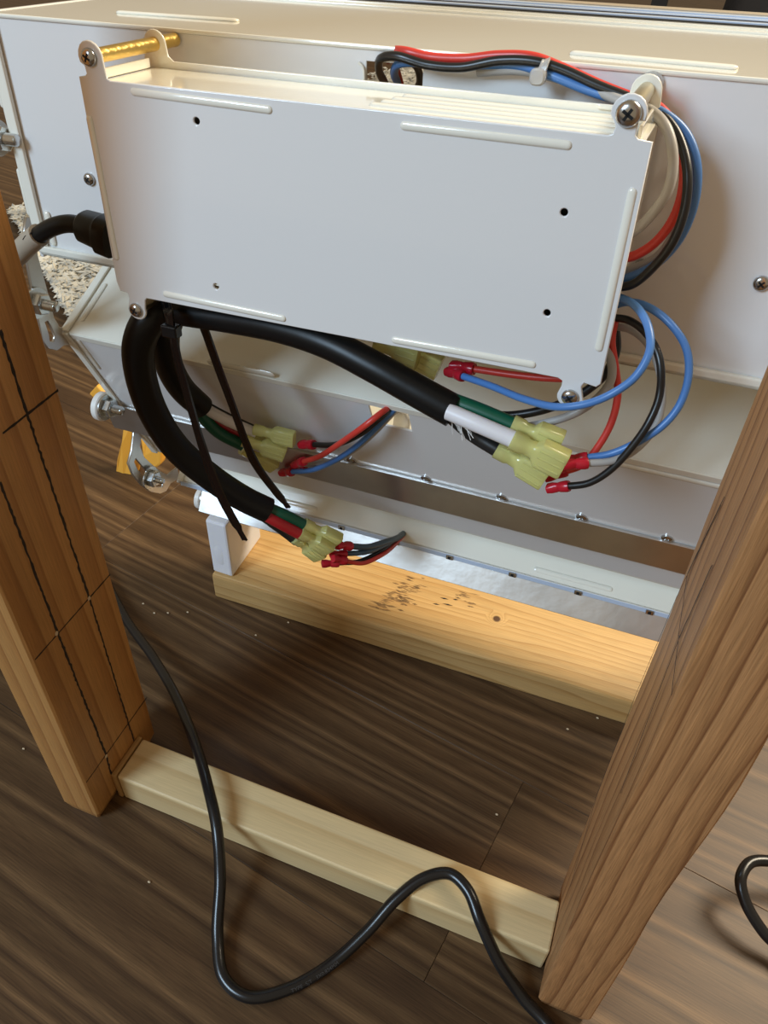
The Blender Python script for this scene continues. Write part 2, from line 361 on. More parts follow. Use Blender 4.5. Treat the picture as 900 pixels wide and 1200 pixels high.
def inked(parent, pts, wid, m='ink', jag=.0003, name='ruled_line', nrm=(1, 0, 0)):
    """hand drawn or scored line lying in a face"""
    bm = bmesh.new(); P = [Vector(p) for p in pts]; path = []
    for a, b in zip(P, P[1:]):
        n = max(2, int((b-a).length/.003)); path += [a.lerp(b, i/n) for i in range(n)]
    path.append(P[-1]); nrm = Vector(nrm); prev = None
    for i, p in enumerate(path):
        d = (path[min(i+1, len(path)-1)]-path[max(i-1, 0)]).normalized(); s = d.cross(nrm).normalized()
        j = random.uniform(-jag, jag); ww = wid*random.uniform(.65, 1.25)
        cur = [bm.verts.new(p+s*(j-ww/2)+nrm*.00005), bm.verts.new(p+s*(j+ww/2)+nrm*.00005), bm.verts.new(p+s*(j+ww/2)+nrm*.0002), bm.verts.new(p+s*(j-ww/2)+nrm*.0002)]
        if prev:
            for k in range(4): bm.faces.new((prev[k], prev[(k+1) % 4], cur[(k+1) % 4], cur[k]))
        else: bm.faces.new(cur[::-1])
        prev = cur
    bm.faces.new(prev)
    return obj(name, bm, m, parent)
xi = PLx1
for pts, wd, jg in (
    (((-0.3276, 0.2667, 0.4121), (-0.3277, 0.3165, 0.4111)), .0017, .0001), (((-0.3299, 0.2289, 0.2407), (-0.3299, 0.3164, 0.2400)), .0013, .0001), (((-0.3321, 0.2279, 0.0686), (-0.3321, 0.3187, 0.0689)), .0013, .0001),
    (((-0.3269, 0.2879, 0.4686), (-0.3277, 0.2879, 0.4113)), .0022, .0002), (((-0.3277, 0.2879, 0.4113), (-0.3299, 0.2903, 0.2419)), .0019, .0005),
    (((-0.3280, 0.2534, 0.3852), (-0.3299, 0.2539, 0.2407)), .0018, .0003), (((-0.3299, 0.2539, 0.2407), (-0.3321, 0.2554, 0.0683), (-0.3325, 0.2540, 0.0365)), .0019, .0005),
    (((-0.3299, 0.2903, 0.2419), (-0.3321, 0.2894, 0.0707), (-0.3325, 0.2893, 0.0389)), .0016, .0004)):
    inked(pL, pts, wd, 'ink', jg)
for p in ((-0.3299, 0.2898, 0.2405), (-0.3321, 0.2551, 0.0674), (-0.3299, 0.2526, 0.2423)):
    bm = bmesh.new(); q = Vector(p); prism(bm, [q+Vector((.0003, a*.0016, b*.002)) for a, b in ((-1, -.6), (.2, -1), (1, .1), (.4, 1), (-.8, .7))], (.0003, 0, 0)); obj('chipped_spot', bm, 'crumb', pL)

for pts, wd in ((((0.0546, 0.2936, 0.4758), (0.0562, 0.3083, 0.4124), (0.0563, 0.2684, 0.4096)), .0006), (((0.0548, 0.2597, 0.4662), (0.0561, 0.2639, 0.4143)), .0011), (((0.0561, 0.2639, 0.4143), (0.0574, 0.2569, 0.3624), (0.0591, 0.2474, 0.2976)), .0007), (((0.0562, 0.2666, 0.4118), (0.0562, 0.2309, 0.4125)), .0007), (((0.0547, 0.2935, 0.4709), (0.0568, 0.3129, 0.3895), (0.0592, 0.3202, 0.2908)), .0005), (((0.0592, 0.3202, 0.2908), (0.0623, 0.3195, 0.1700), (0.0640, 0.2787, 0.1016)), .0005)):
    inked(pR, pts, wd, 'pencil', .0003, 'pencil_line', (-1, 0, 0))

rail = thing('stretcher_rail', 'cream pine rail on the floor between the two upright posts', 'rail', (-.333, .253, 0), fr=WORLD)
bm = bmesh.new(); box(bm, -.3265, .0655, .2535, .2945, .0005, .0385)
obj('batten', bm, 'rail', rail, bevel=.0018)
bm = bmesh.new(); box(bm, -.3325, -.3275, .2525, .2955, .0005, .0392)
obj('end_shim', bm, 'glue', rail, bevel=.0015)

# board lying under the lamp
bd = thing('pine_board', 'yellow pine board on the floor beneath the lamp, dark smudges on its top', 'board', (-.372, .498, 0), fr=WORLD)
bd.rotation_euler = (0, 0, R(1.2))
bm = bmesh.new(); box(bm, -.372, .16, .498, .592, 0, .038)
obj('board', bm, 'plank', bd, bevel=.003)
def smudge(cx, cy, n, sx, sy, seed):
    g = random.Random(seed); bm = bmesh.new()
    for k in range(n):
        x = cx+g.gauss(0, sx); y = cy+g.gauss(0, sy); L = g.uniform(.004, .013); t = g.uniform(.0008, .0024); a = g.uniform(-.06, .06)
        q = Vector((x, y, .03803+k*.000004)); d = Vector((math.cos(a), math.sin(a), 0)); s = Vector((-d.y, d.x, 0))
        prism(bm, [q-d*L/2, q-s*t/2, q+d*L/2, q+s*t/2], (0, 0, .00006))
    return bm
for cx, cy, n_, sx, sy, sd in ((-.166, .560, 22, .004, .008, 2), (-.172, .540, 30, .007, .007, 3), (-.158, .541, 18, .006, .003, 5), (-.178, .524, 24, .005, .006, 7), (-.150, .562, 14, .003, .007, 8), (-.100, .570, 10, .003, .004, 9), (-.088, .566, 8, .002, .005, 10)):
    obj('smudge', smudge(cx, cy, n_, sx, sy, sd), 'stainm', bd, kind='stuff')
for cx, cy, L in ((-.118, .560, .010), (-.112, .553, .012), (-.124, .549, .008), (-.106, .563, .006)):
    bm = bmesh.new(); q = Vector((cx, cy, .03803)); prism(bm, [q+Vector((-L/2, -.0006, 0)), q+Vector((0, -.0012, 0)), q+Vector((L/2, .0003, 0)), q+Vector((0, .0008, 0))], (0, 0, .0001))
    obj('ink_mark', bm, 'ink', bd)

blk = thing('spacer_block', 'white plastic block standing on the left end of the pine board', 'block', (-.372, .502, .038), fr=WORLD)
bm = bmesh.new()
prism(bm, [(-.372, .503, .0385), (-.3475, .503, .0385), (-.3475, .572, .0385), (-.372, .572, .0385)], (0, 0, .080))
obj('body', bm, 'uhmw', blk, bevel=.0025)
bm = bmesh.new(); loft(bm, (-.361, .5034, .052), (0, 0, 1), (1, 0, 0), [(0, .001, .0001, 2), (.004, .0055, .0008, 2), (.025, .006, .0008, 2), (.030, .0045, .0006, 2), (.034, .001, .0001, 2)], 16)
obj('slot_recess', bm, 'uhmw', blk, smooth=True)

# ================================================================== LAMP HOUSINGS (fixture frame)
LEN = .55
# ---- upper housing: back sheet upright
hu = thing('lamp_housing', 'upper white metal lamp housing, the control box bolted to its back', 'lamp housing', (0, -.145, .323), group='white lamp housings')
hole = [(.237, .400), (.2675, .400), (.2675, .4535), (.237, .4535)]
bm = plate([(.0, .325), (LEN, .325), (LEN, .458), (.0, .458)], [hole], 'Y', -.145, .0015)
obj('back_sheet', bm, 'white', hu)
# rolled edge beside the cable window
bm = bmesh.new(); tube(bm, [(.2335, -.1462, .4525), (.2360, -.1462, .4500), (.2365, -.1462, .445), (.2365, -.1462, .40)], .0007, 8)
obj('window_edge', bm, 'white2', hu, smooth=True)
bm = bmesh.new(); box(bm, 0, LEN, -.1465, .020, .4583, .4605)
obj('top_sheet', bm, 'white2', hu, bevel=.0009)
bm = bmesh.new(); box(bm, 0, LEN, -.149, -.120, .3205, .3235); box(bm, 0, LEN, -.149, -.1455, .3205, .3265)
obj('bottom_lip', bm, 'white2', hu, bevel=.0009)
for x in (-.003, LEN):
    bm = bmesh.new(); box(bm, x, x+.003, -.147, .082, .318, .461)
    obj('end_plate', bm, 'white', hu, bevel=.0007)
bm = bmesh.new(); box(bm, -.003, .005, -.1485, -.1455, .322, .4585); obj('end_flange', bm, 'white2', hu, bevel=.0008)
rib(hu, (-.0045, -.146, .345), (-.0045, -.146, .375), .004, .0012, (0, -1, 0))
rib(hu, (.010, -.1457, .327), (.010, -.1457, .350), .005, .0012, (0, -1, 0))
rib(hu, (-.0045, -.146, .41), (-.0045, -.146, .452), .004, .0012, (0, -1, 0))
# folded seams on the top edge
rib(hu, (0.0608, -0.1064, 0.4610), (0.1403, -0.1015, 0.4610), .006, .0011, (0, 0, 1))
rib(hu, (0.3333, -0.1224, 0.4610), (0.4102, -0.1272, 0.4610), .006, .0014, (0, 0, 1))
# light frame on the far side: stepped rails, with black bars standing in for shaded gaps
for y0, y1, z0, z1, m in ((.016, .024, .4560, .4618, 'white2'), (.0255, .033, .4560, .4626, 'white2'), (.0335, .0380, .4560, .4632, 'dark'), (.039, .0455, .452, .4640, 'led'), (.0460, .0480, .452, .4644, 'seam'), (.0485, .054, .452, .4650, 'led'), (.056, .063, .452, .4658, 'led')):
    bm = bmesh.new(); box(bm, 0, LEN, y0, y1, z0, z1); obj('rail_and_gap_shade', bm, m, hu, bevel=.0006)
bm = bmesh.new(); box(bm, 0, LEN, .020, .064, .446, .4525); obj('rail_and_gap_shade', bm, 'dark', hu)
bm = bmesh.new(); box(bm, 0, LEN, .0650, .080, .452, .4664); obj('gasket', bm, 'beigetube', hu, bevel=.001)
for p in ((0.0507, -0.1455, 0.3748), (0.4456, -0.1455, 0.3743), (0.3890, -0.1455, 0.3736)):
    screw(hu, p, (0, -1, 0), .0038)

# ---- middle housing: tilted
V2 = Vector((0, -.136, .256)); E1 = Vector((0, .065, -.13)).normalized(); E2 = Vector((0, .13, .065)).normalized(); NB = -E2
BL2 = .165
hm = thing('lamp_housing', 'middle white lamp housing, tilted, with a bare metal strip along its back', 'lamp housing', V2, group='white lamp housings')
def s2(x, s, n=0): return Vector((x, 0, 0))+V2+E1*s-E2*n
X0 = -.008
def slab(bm, x0, x1, s0, s1, n0, n1):
    obox(bm, s2(x0, s0, n0), Vector((x1-x0, 0, 0)), E1*(s1-s0), -E2*(n1-n0))
# back sheet with the cable window, built as strips round the opening
bm = bmesh.new()
hx0, hx1, hs0, hs1 = .236, .2645, .003, .0265
slab(bm, X0, hx0, 0, BL2, -.0015, 0); slab(bm, hx1, LEN, 0, BL2, -.0015, 0); slab(bm, hx0, hx1, 0, hs0, -.0015, 0); slab(bm, hx0, hx1, hs1, BL2, -.0015, 0)
obj('back_sheet', bm, 'white', hm)
bm = bmesh.new(); obox(bm, s2(X0, -.0016, 0), (LEN-X0, 0, 0), E1*.0016, E2*.105)
obj('top_sheet', bm, 'white2', hm, bevel=.0005)
bm = bmesh.new(); obox(bm, s2(X0, BL2, 0), (LEN-X0, 0, 0), E1*.0016, E2*.105); obj('bottom_sheet', bm, 'white2', hm)
for x in (X0-.0025, LEN):
    bm = bmesh.new(); obox(bm, s2(x, -.0025, .0015), (.0025, 0, 0), E1*(BL2+.005), E2*.108); obj('end_plate', bm, 'white', hm, bevel=.0006)
bm = bmesh.new(); slab(bm, X0-.0025, X0+.004, -.002, BL2+.002, 0, .0022); obj('end_flange', bm, 'white2', hm, bevel=.0008)
bm = bmesh.new(); obox(bm, s2(X0-.0025, -.0038, 0), (.0065, 0, 0), E1*.0022, E2*.10); obj('end_flange', bm, 'white2', hm, bevel=.0008)
rib(hm, s2(X0+.0085, .004, .0002), s2(X0+.0085, .040, .0002), .004, .0010, -E2)
rib(hm, s2(X0+.0085, -.0018, -.012), s2(X0+.0085, -.0018, -.05), .004, .0010, -E1)
rib(hm, (0.1159, -0.1377, 0.2594), (0.1692, -0.1384, 0.2608), .0055, .0011, -E2)
bm = bmesh.new(); slab(bm, X0+.005, LEN, -.002, .004, 0, .0012)
obj('folded_edge', bm, 'white2', hm, bevel=.0006)
rib(hm, s2(.34, .0085, .0002), s2(.50, .0085, .0002), .0045, .0009, -E2)
rib(hm, (0.3453, -0.1000, 0.2717), (0.3781, -0.1000, 0.2712), .004, .0008, -E1)
# bare metal strip with rivets
bm = bmesh.new(); obox(bm, s2(-.024, .091, .0005), (LEN+.024, 0, 0), E1*.030-E2*.006, -E2*.0022)
st = obj('metal_strip', bm, 'alu', hm, bevel=.0004)
for x in (.02, .085, .15, .2075, .268, .326, .384, .4425, .50):
    bm = bmesh.new(); lathe(bm, s2(x, .0885, 0), -E2, [(0, .0040), (.0012, .0040), (.0018, .0030), (.0018, .0018), (.0008, .0015)], 18)
    obj('rivet', bm, 'steel', hm, smooth=True)
# ---- lower housing: tilted further
V3 = Vector((0, -.050, .069)); T3 = Vector((0, .70, .714)).normalized(); D3 = Vector((0, .72, -.69)).normalized()
hl = thing('lamp_housing', 'lower white lamp housing, nearest the pine board, with an embossed slot', 'lamp housing', V3, group='white lamp housings')
X3 = .006
bm = bmesh.new(); obox(bm, Vector((X3, 0, 0))+V3, (LEN-X3, 0, 0), T3*.085, D3*.0016); obj('top_sheet', bm, 'white2', hl, bevel=.0005)
bm = bmesh.new(); obox(bm, Vector((X3, 0, 0))+V3, (LEN-X3, 0, 0), D3*.13, T3*.0016); obj('back_sheet', bm, 'white', hl)
for x in (X3-.0025, LEN):
    bm = bmesh.new(); obox(bm, Vector((x, 0, 0))+V3-T3*.002-D3*.002, (.0025, 0, 0), T3*.088, D3*.134); obj('end_plate', bm, 'white', hl, bevel=.0006)
bm = bmesh.new(); obox(bm, Vector((X3-.0025, 0, 0))+V3-D3*.0024, (.006, 0, 0), T3*.086, D3*.0024); obj('end_flange', bm, 'white2', hl, bevel=.0008)
def s3(x, t): return Vector((x, 0, 0))+V3+T3*t-D3*.0002
rib(hl, s3(.352, .0075), s3(.418, .0075), .0045, .0008, -D3)
rib(hl, s3(.335, .034), s3(.41, .034), .0045, .0008, -D3)
rib(hl, s3(.115, .008), s3(.150, .008), .0045, .0008, -D3)
bm = bmesh.new(); box(bm, X3, LEN, -.0500, -.0485, .0640, .0690); obj('folded_edge', bm, 'led', hl, bevel=.0004)
bm = bmesh.new(); obox(bm, (.030, -.0500, .0650), (LEN-.030, 0, 0), (0, -.0105, -.0180), (0, .0020, -.0010)); obj('metal_strip', bm, 'alu', hl, bevel=.0004)
for x in (.115, .177, .230, .280, .336, .392, .45):
    bm = bmesh.new(); box(bm, x-.0032, x+.0032, -.0516, -.0502, .0645, .0690)
    rv = obj('rivet', bm, 'steel', hl, bevel=.0008)
    bm = bmesh.new(); box(bm, x-.0012, x+.0012, -.0520, -.0515, .0655, .0680); obj('rivet_hole_shade', bm, 'dark', rv)  # raised black square stands in for the shade in the hole

# ================================================================== brackets and bolts on the left ends
def bolt(parent, c, L0=.010, L1=.016, disc=True, r=.0038):
    """hex bolt along x: white washer disc on the outside, steel washer, nut, thread pointing right"""
    c = Vector(c)
    if disc:
        bm = bmesh.new(); lathe(bm, c-Vector((L0, 0, 0)), (1, 0, 0), [(0, .0108), (.001, .0122), (.0055, .0122), (.0065, .0112)], 28)
        obj('plastic_washer', bm, 'washer', parent, smooth=True, label='white plastic washer')
    bm = bmesh.new(); lathe(bm, c-Vector((L0-.0067, 0, 0)), (1, 0, 0), [(0, .0108), (.0012, .0108)], 28); obj('steel_washer', bm, 'zinc', parent, smooth=True)
    bm = bmesh.new(); lathe(bm, c-Vector((L0-.008, 0, 0)), (1, 0, 0), [(0, .0072), (.0005, .0079), (.0058, .0079), (.0064, .0070)], 6, .3); obj('hex_nut', bm, 'zinc', parent)
    bm = bmesh.new(); prof = []; x = 0
    while x < L1: prof += [(x, r), (x+.0005, r*.86)]; x += .001
    prof += [(L1, r*.9), (L1+.0008, r*.6)]
    lathe(bm, c, (1, 0, 0), prof, 16); obj('thread', bm, 'zinc', parent, smooth=True)
# upper curved bracket (slot shows at its lower end)
bx = -.010
t = thing('curved_bracket', 'thin aluminium bracket joining upper and middle housing, large bolt through it', 'bracket', (-0.0100, -0.1465, 0.2637), group='curved aluminium brackets')
out = [YZ(p) for p in ((-0.0100, -0.1447, 0.3427), (-0.0100, -0.1388, 0.3411), (-0.0100, -0.1433, 0.3162), (-0.0100, -0.1424, 0.2913), (-0.0100, -0.1423, 0.2706), (-0.0100, -0.1390, 0.2613), (-0.0100, -0.1193, 0.2510), (-0.0100, -0.1205, 0.2409), (-0.0100, -0.1389, 0.2475), (-0.0100, -0.1467, 0.2468), (-0.0100, -0.1543, 0.2515), (-0.0100, -0.1578, 0.2598), (-0.0100, -0.1564, 0.2763), (-0.0100, -0.1557, 0.2931), (-0.0100, -0.1533, 0.3165), (-0.0100, -0.1515, 0.3305))]
slot = [YZ(p) for p in ((-0.0100, -0.1485, 0.2711), (-0.0100, -0.1467, 0.2658), (-0.0100, -0.1451, 0.2570), (-0.0100, -0.1481, 0.2536), (-0.0100, -0.1519, 0.2559), (-0.0100, -0.1511, 0.2609), (-0.0100, -0.1520, 0.2712))]
obj('plate', plate(out, [slot], 'X', -.0115, .0025), 'alu', t)
bolt(t, (-0.0040, -0.1568, 0.2877), L1=.014, disc=False)
t = thing('hex_bolt', 'zinc bolt with nut at the left edge of the upper housing', 'bolt', (-0.0120, -0.1476, 0.3924))
bolt(t, (-0.0080, -0.1508, 0.3934), L1=.013, disc=False)
t = thing('slide_bolt', 'large bolt with white washer at the left end of the middle metal strip', 'bolt', (-0.0120, -0.1034, 0.1740))
bolt(t, (-0.0080, -0.1077, 0.1772), L1=.013)
# lower curved bracket
t = thing('curved_bracket', 'slotted curved aluminium bracket below the middle housing, orange plastic behind it', 'bracket', (-0.0080, -0.0699, 0.0816), group='curved aluminium brackets')
out = [YZ(p) for p in ((-0.0080, -0.0820, 0.1473), (-0.0080, -0.0761, 0.1324), (-0.0080, -0.0811, 0.1235), (-0.0080, -0.0783, 0.1099), (-0.0080, -0.0689, 0.0956), (-0.0080, -0.0588, 0.0815), (-0.0080, -0.0499, 0.0718), (-0.0080, -0.0341, 0.0709), (-0.0080, -0.0341, 0.0586), (-0.0080, -0.0482, 0.0615), (-0.0080, -0.0563, 0.0577), (-0.0080, -0.0655, 0.0608), (-0.0080, -0.0780, 0.0712), (-0.0080, -0.0887, 0.0861), (-0.0080, -0.0969, 0.1028), (-0.0080, -0.0994, 0.1164), (-0.0080, -0.0919, 0.1254), (-0.0080, -0.0863, 0.1365))]
slot = [YZ(p) for p in ((-0.0080, -0.0893, 0.1166), (-0.0080, -0.0852, 0.1085), (-0.0080, -0.0775, 0.0933), (-0.0080, -0.0668, 0.0777), (-0.0080, -0.0578, 0.0689), (-0.0080, -0.0604, 0.0645), (-0.0080, -0.0688, 0.0700), (-0.0080, -0.0797, 0.0851), (-0.0080, -0.0902, 0.1042), (-0.0080, -0.0926, 0.1140))]
obj('plate', plate(out, [slot], 'X', -.0095, .0025), 'alu', t)
bolt(t, (-0.0030, -0.0791, 0.0890), L0=.008, L1=.013, disc=False, r=.0032)
t = thing('slide_bolt', 'small bolt with white washer above the white plastic block', 'bolt', (-0.0120, 0.0089, 0.0017))
bolt(t, (-0.0080, 0.0079, 0.0035), L1=.016)
bm = bmesh.new(); cyl(bm, (0.0200, 0.0197, -0.0146), Vector((0.0200, 0.0197, -0.0146))+Vector((.018, 0, 0)), .003, 14); obj('thread_end', bm, 'zinc', t, smooth=True)

# ================================================================== CONTROL BOX
YB = -.217
cb = thing('control_box', 'flat white metal control box hung on long standoffs in front of the housing', 'box', (.25, YB, .345))
o_px = [(0.1188, -0.2170, 0.4461), (0.1229, -0.2170, 0.4468), (0.1242, -0.2170, 0.4480), (0.1224, -0.2170, 0.4525)]
out = [F2(p) for p in ((0.1188, -0.2170, 0.4461), (0.1224, -0.2170, 0.4468), (0.1237, -0.2170, 0.4480), (0.1232, -0.2170, 0.4518))]
cL = F2((0.1270, -0.2170, 0.4553)); cR = F2((0.3758, -0.2170, 0.4546)); cBL = F2((0.1284, -0.2170, 0.3309)); cBR = F2((0.3739, -0.2170, 0.3320))
out += arc(*cL, .0064, 200, -10, 10)
out += [F2(p) for p in ((0.1337, -0.2170, 0.4491), (0.1341, -0.2170, 0.4466), (0.1364, -0.2170, 0.4457), (0.3695, -0.2170, 0.4458), (0.3716, -0.2170, 0.4467), (0.3723, -0.2170, 0.4498))]
out += arc(*cR, .0064, 185, -15, 10)
out += [F2(p) for p in ((0.3794, -0.2170, 0.4529), (0.3794, -0.2170, 0.4469), (0.3809, -0.2170, 0.4455), (0.3862, -0.2170, 0.4451), (0.3862, -0.2170, 0.3416), (0.3846, -0.2170, 0.3399), (0.3788, -0.2170, 0.3408), (0.3777, -0.2170, 0.3383))]
out += arc(*cBR, .0058, -5, -180, 10)
out += [F2(p) for p in ((0.3695, -0.2170, 0.3365), (0.3694, -0.2170, 0.3396), (0.3668, -0.2170, 0.3408), (0.1391, -0.2170, 0.3393), (0.1363, -0.2170, 0.3393), (0.1348, -0.2170, 0.3375))]
out += arc(*cBL, .0056, 15, -170, 10)
out += [F2(p) for p in ((0.1249, -0.2170, 0.3363), (0.1246, -0.2170, 0.3402), (0.1196, -0.2170, 0.3408), (0.1183, -0.2170, 0.3455))]
hl_ = [circle(*F2(p), .0021, 16) for p in ((0.1819, -0.2170, 0.4332), (0.3574, -0.2170, 0.4153), (0.1827, -0.2170, 0.3536), (0.3569, -0.2170, 0.3709))]
obj('front_plate', plate(out, hl_, 'Y', YB, .0016, bev=.0005), 'white', cb)
bx0, bx1, bz0, bz1 = .1195, .3835, .3490, .4450
bm = bmesh.new(); box(bm, .125, bx1, YB+.0016, -.166, bz1-.0018, bz1-.0004); obj('top_panel', bm, 'white2', cb, bevel=.0003)
bm = bmesh.new(); box(bm, .1215, .3800, YB+.0016, -.166, .3535, .3549); obj('bottom_panel', bm, 'white2', cb)
bm = bmesh.new(); box(bm, .1200, .1215, YB+.0016, -.166, .3530, bz1-.0006); obj('side_panel', bm, 'white2', cb)
bm = bmesh.new(); box(bm, .3795, .3810, YB+.0016, -.166, .3530, bz1-.0006); obj('side_panel', bm, 'white2', cb)
# rear plate with its own ears
q1 = F2((0.1338, -0.1640, 0.4554)); q2 = (cR[0], cR[1])
out = [(.1195, .352), (.1195, .4462), (cL[0]-.0075, .4472), (cL[0]-.0065, .452)]+arc(cL[0], cL[1], .0062, 175, 0, 10)+[(cL[0]+.0068, .450), (cL[0]+.010, .4476), (cR[0]-.010, .4476), (cR[0]-.0068, .450)]+arc(cR[0], cR[1], .0062, 178, 0, 10)+[(cR[0]+.0068, .4475), (.3835, .4462), (.3835, .352)]
obj('rear_plate', plate(out, [], 'Y', -.1655, .0014, bev=.0004), 'white2', cb)
bm = bmesh.new(); box(bm, .125, .1262, -.212, -.170, bz1, bz1+.0045); obj('side_flange', bm, 'white2', cb, bevel=.0005)
bm = bmesh.new(); box(bm, .3800, .3815, -.211, -.176, bz1, bz1+.0050); obj('side_flange', bm, 'white2', cb, bevel=.0005)
# louvres in the right half of the top
for k, y in enumerate((-.1745, -.183, -.1915, -.200)):
    rib(cb, (.268-.002*k, y, bz1-.0006), (.372, y, bz1-.0006), .0052, .0016, (0, 0, 1), name='louvre')
rib(cb, (.372, -.1668, bz1+.0022), (.3565, -.1668, bz1+.0022), .0022, .0005, (0, -1, 0))
for a, b in (((0.1474, -0.2171, 0.4427), (0.2223, -0.2171, 0.4416)), ((0.2833, -0.2171, 0.4414), (0.3563, -0.2171, 0.4411)), ((0.1203, -0.2171, 0.4299), (0.1211, -0.2171, 0.3580)),
             ((0.3830, -0.2171, 0.4284), (0.3825, -0.2171, 0.3573)), ((0.1483, -0.2171, 0.3439), (0.2234, -0.2171, 0.3431)), ((0.2825, -0.2171, 0.3433), (0.3556, -0.2171, 0.3447))):
    rib(cb, a, b, .0036, .0009, (0, -1, 0), 'white2')
for c, long_ in ((cL, 1), (cR, 1), (cBL, 0), (cBR, 0)):
    bm = bmesh.new(); cyl(bm, (c[0], YB+.0016, c[1]), (c[0], -.1468, c[1]), .0033 if c is not cR else .0036, 24)
    obj('standoff', bm, 'brass' if c is cL else 'brassnickel', cb, smooth=True, label='bright brass standoff' if c is cL else None)
    screw(cb, (c[0], YB-.0002, c[1]), (0, -1, 0), .0049 if c is cR else .0040)
bm = bmesh.new(); lathe(bm, (cR[0], -.1462, cR[1]), (0, -1, 0), [(0, .0052), (.0006, .0052)], 24); obj('clear_washer', bm, 'clear', cb, smooth=True, label='clear plastic washer')

# ================================================================== CABLES
def wire(label, m, pts, r=.0019, name='wire', group='thin hook-up wires', cat='wire', term=None, tl=.012):
    """a lead; term = end ('a' or 'b') that carries a crimp sleeve"""
    t = thing(name, label, cat, pts[0], group)
    bm = bmesh.new(); path = tube(bm, pts, r, 10, 8); obj('insulation', bm, m, t, smooth=True)
    if term:
        e, d = (path[0], path[0]-path[2]) if term == 'a' else (path[-1], path[-1]-path[-3])
        crimp(t, e-d.normalized()*.002, d, tl)
    return t
def crimp(t, e, d, L=.012):
    bm = bmesh.new(); d = Vector(d).normalized(); k = L/.012
    loft(bm, e, d, (0, -1, 0), [(0, .0028*k, .0028*k, 2), (L*.12, .0031*k, .0031*k, 2), (L*.40, .0028*k, .0028*k, 2), (L*.50, .0018*k, .0025*k, 2.4), (L*.62, .0021*k, .0027*k, 2.4), (L*.78, .0027*k, .0026*k, 3), (L, .0028*k, .0022*k, 3)], 16)
    return obj('crimp_sleeve', bm, 'crimson', t, smooth=True, label='red crimp sleeve')
def connector(t, p0, p1, side=(0, -1, 0), k=1.0):
    """yellow push-on connector: round barrel, waist, wide ribbed hood"""
    p0, p1 = Vector(p0), Vector(p1); d = p1-p0; L = d.length
    bm = bmesh.new()
    loft(bm, p0, d, side, [(0, .0050*k, .0050*k, 2), (L*.22, .0048*k, .0048*k, 2), (L*.28, .0036*k, .0040*k, 2.2), (L*.42, .0036*k, .0042*k, 2.4), (L*.50, .0042*k, .0066*k, 4), (L*.52, .0044*k, .0071*k, 5), (L*.98, .0044*k, .0073*k, 5.5), (L, .0041*k, .0070*k, 5.5)], 32)
    c = obj('spade_connector', bm, 'yellow', t, smooth=True, label='yellow translucent connector')
    dn = d.normalized(); s = Vector(side); s = (s-dn*s.dot(dn)).normalized(); q = dn.cross(s)
    for a in (-.0038*k, .0, .0038*k):
        bm = bmesh.new(); tube(bm, [p0+dn*L*.52+s*.0041*k+q*a, p0+dn*L*.96+s*.0042*k+q*a], .0006*k, 6, 2); obj('hood_ridge', bm, 'yellow', c, smooth=True)
    return c
def sleeve(name, label, pts, r, cores, group='black sleeved power cables'):
    t = thing(name, label, 'cable', pts[0], group)
    bm = bmesh.new(); path = tube(bm, pts, r, 28, 10); obj('sleeve', bm, 'rubber', t, smooth=True)
    for m, cpts, cr in cores:
        bm = bmesh.new(); tube(bm, cpts, cr, 14, 6)
        obj('core', bm, m, t, smooth=True, label={'green': 'green core', 'whitecore': 'white core', 'redcore': 'red core', 'wblack': 'black core'}[m])
    return t
# --- cable running right under the box
c3 = sleeve('sleeved_cable', 'thick black cable under the control box running right to the largest yellow cluster',
    [(0.1241, -0.1920, 0.3209), (0.1437, -0.1950, 0.3235), (0.1773, -0.1980, 0.3268), (0.2127, -0.2030, 0.3299), (0.2433, -0.2080, 0.3291), (0.2721, -0.2120, 0.3231), (0.2969, -0.2140, 0.3157), (0.3172, -0.2150, 0.3094)],
    lambda t: .0078+.0009*t,
    [('green', [(0.3130, -0.2130, 0.3144), (0.3294, -0.2140, 0.3123), (0.3493, -0.2150, 0.3087)], .0043), ('whitecore', [(0.3158, -0.2210, 0.3122), (0.3324, -0.2230, 0.3099), (0.3524, -0.2240, 0.3061)], .0044),
     ('wblack', [(0.3163, -0.2140, 0.3056), (0.3283, -0.2130, 0.2972), (0.3428, -0.2150, 0.2926)], .0043), ('redcore', [(0.3165, -0.2060, 0.3002), (0.3287, -0.2060, 0.2964), (0.3441, -0.2060, 0.2919)], .0040)])
bm = bmesh.new()
for k in range(14):
    a = Vector((0.3191, -0.2190, 0.3080))+Vector((random.uniform(-.003, .003), random.uniform(-.003, .002), random.uniform(-.003, .002)))
    b = a+Vector((random.uniform(.002, .010), random.uniform(-.003, .002), random.uniform(-.011, -.004)))
    tube(bm, [a, a.lerp(b, .5)+Vector((0, 0, .001)), b], .00025, 4, 3)
obj('filler_strands', bm, 'strand', c3, label='frayed white strands')
connector(c3, (0.3479, -0.2150, 0.3093), (0.3734, -0.2140, 0.3032))
connector(c3, (0.3507, -0.2240, 0.3061), (0.3784, -0.2240, 0.2984), k=1.06)
connector(c3, (0.3418, -0.2150, 0.2929), (0.3696, -0.2160, 0.2831))
connector(c3, (0.3437, -0.2040, 0.2906), (0.3703, -0.2020, 0.2820))
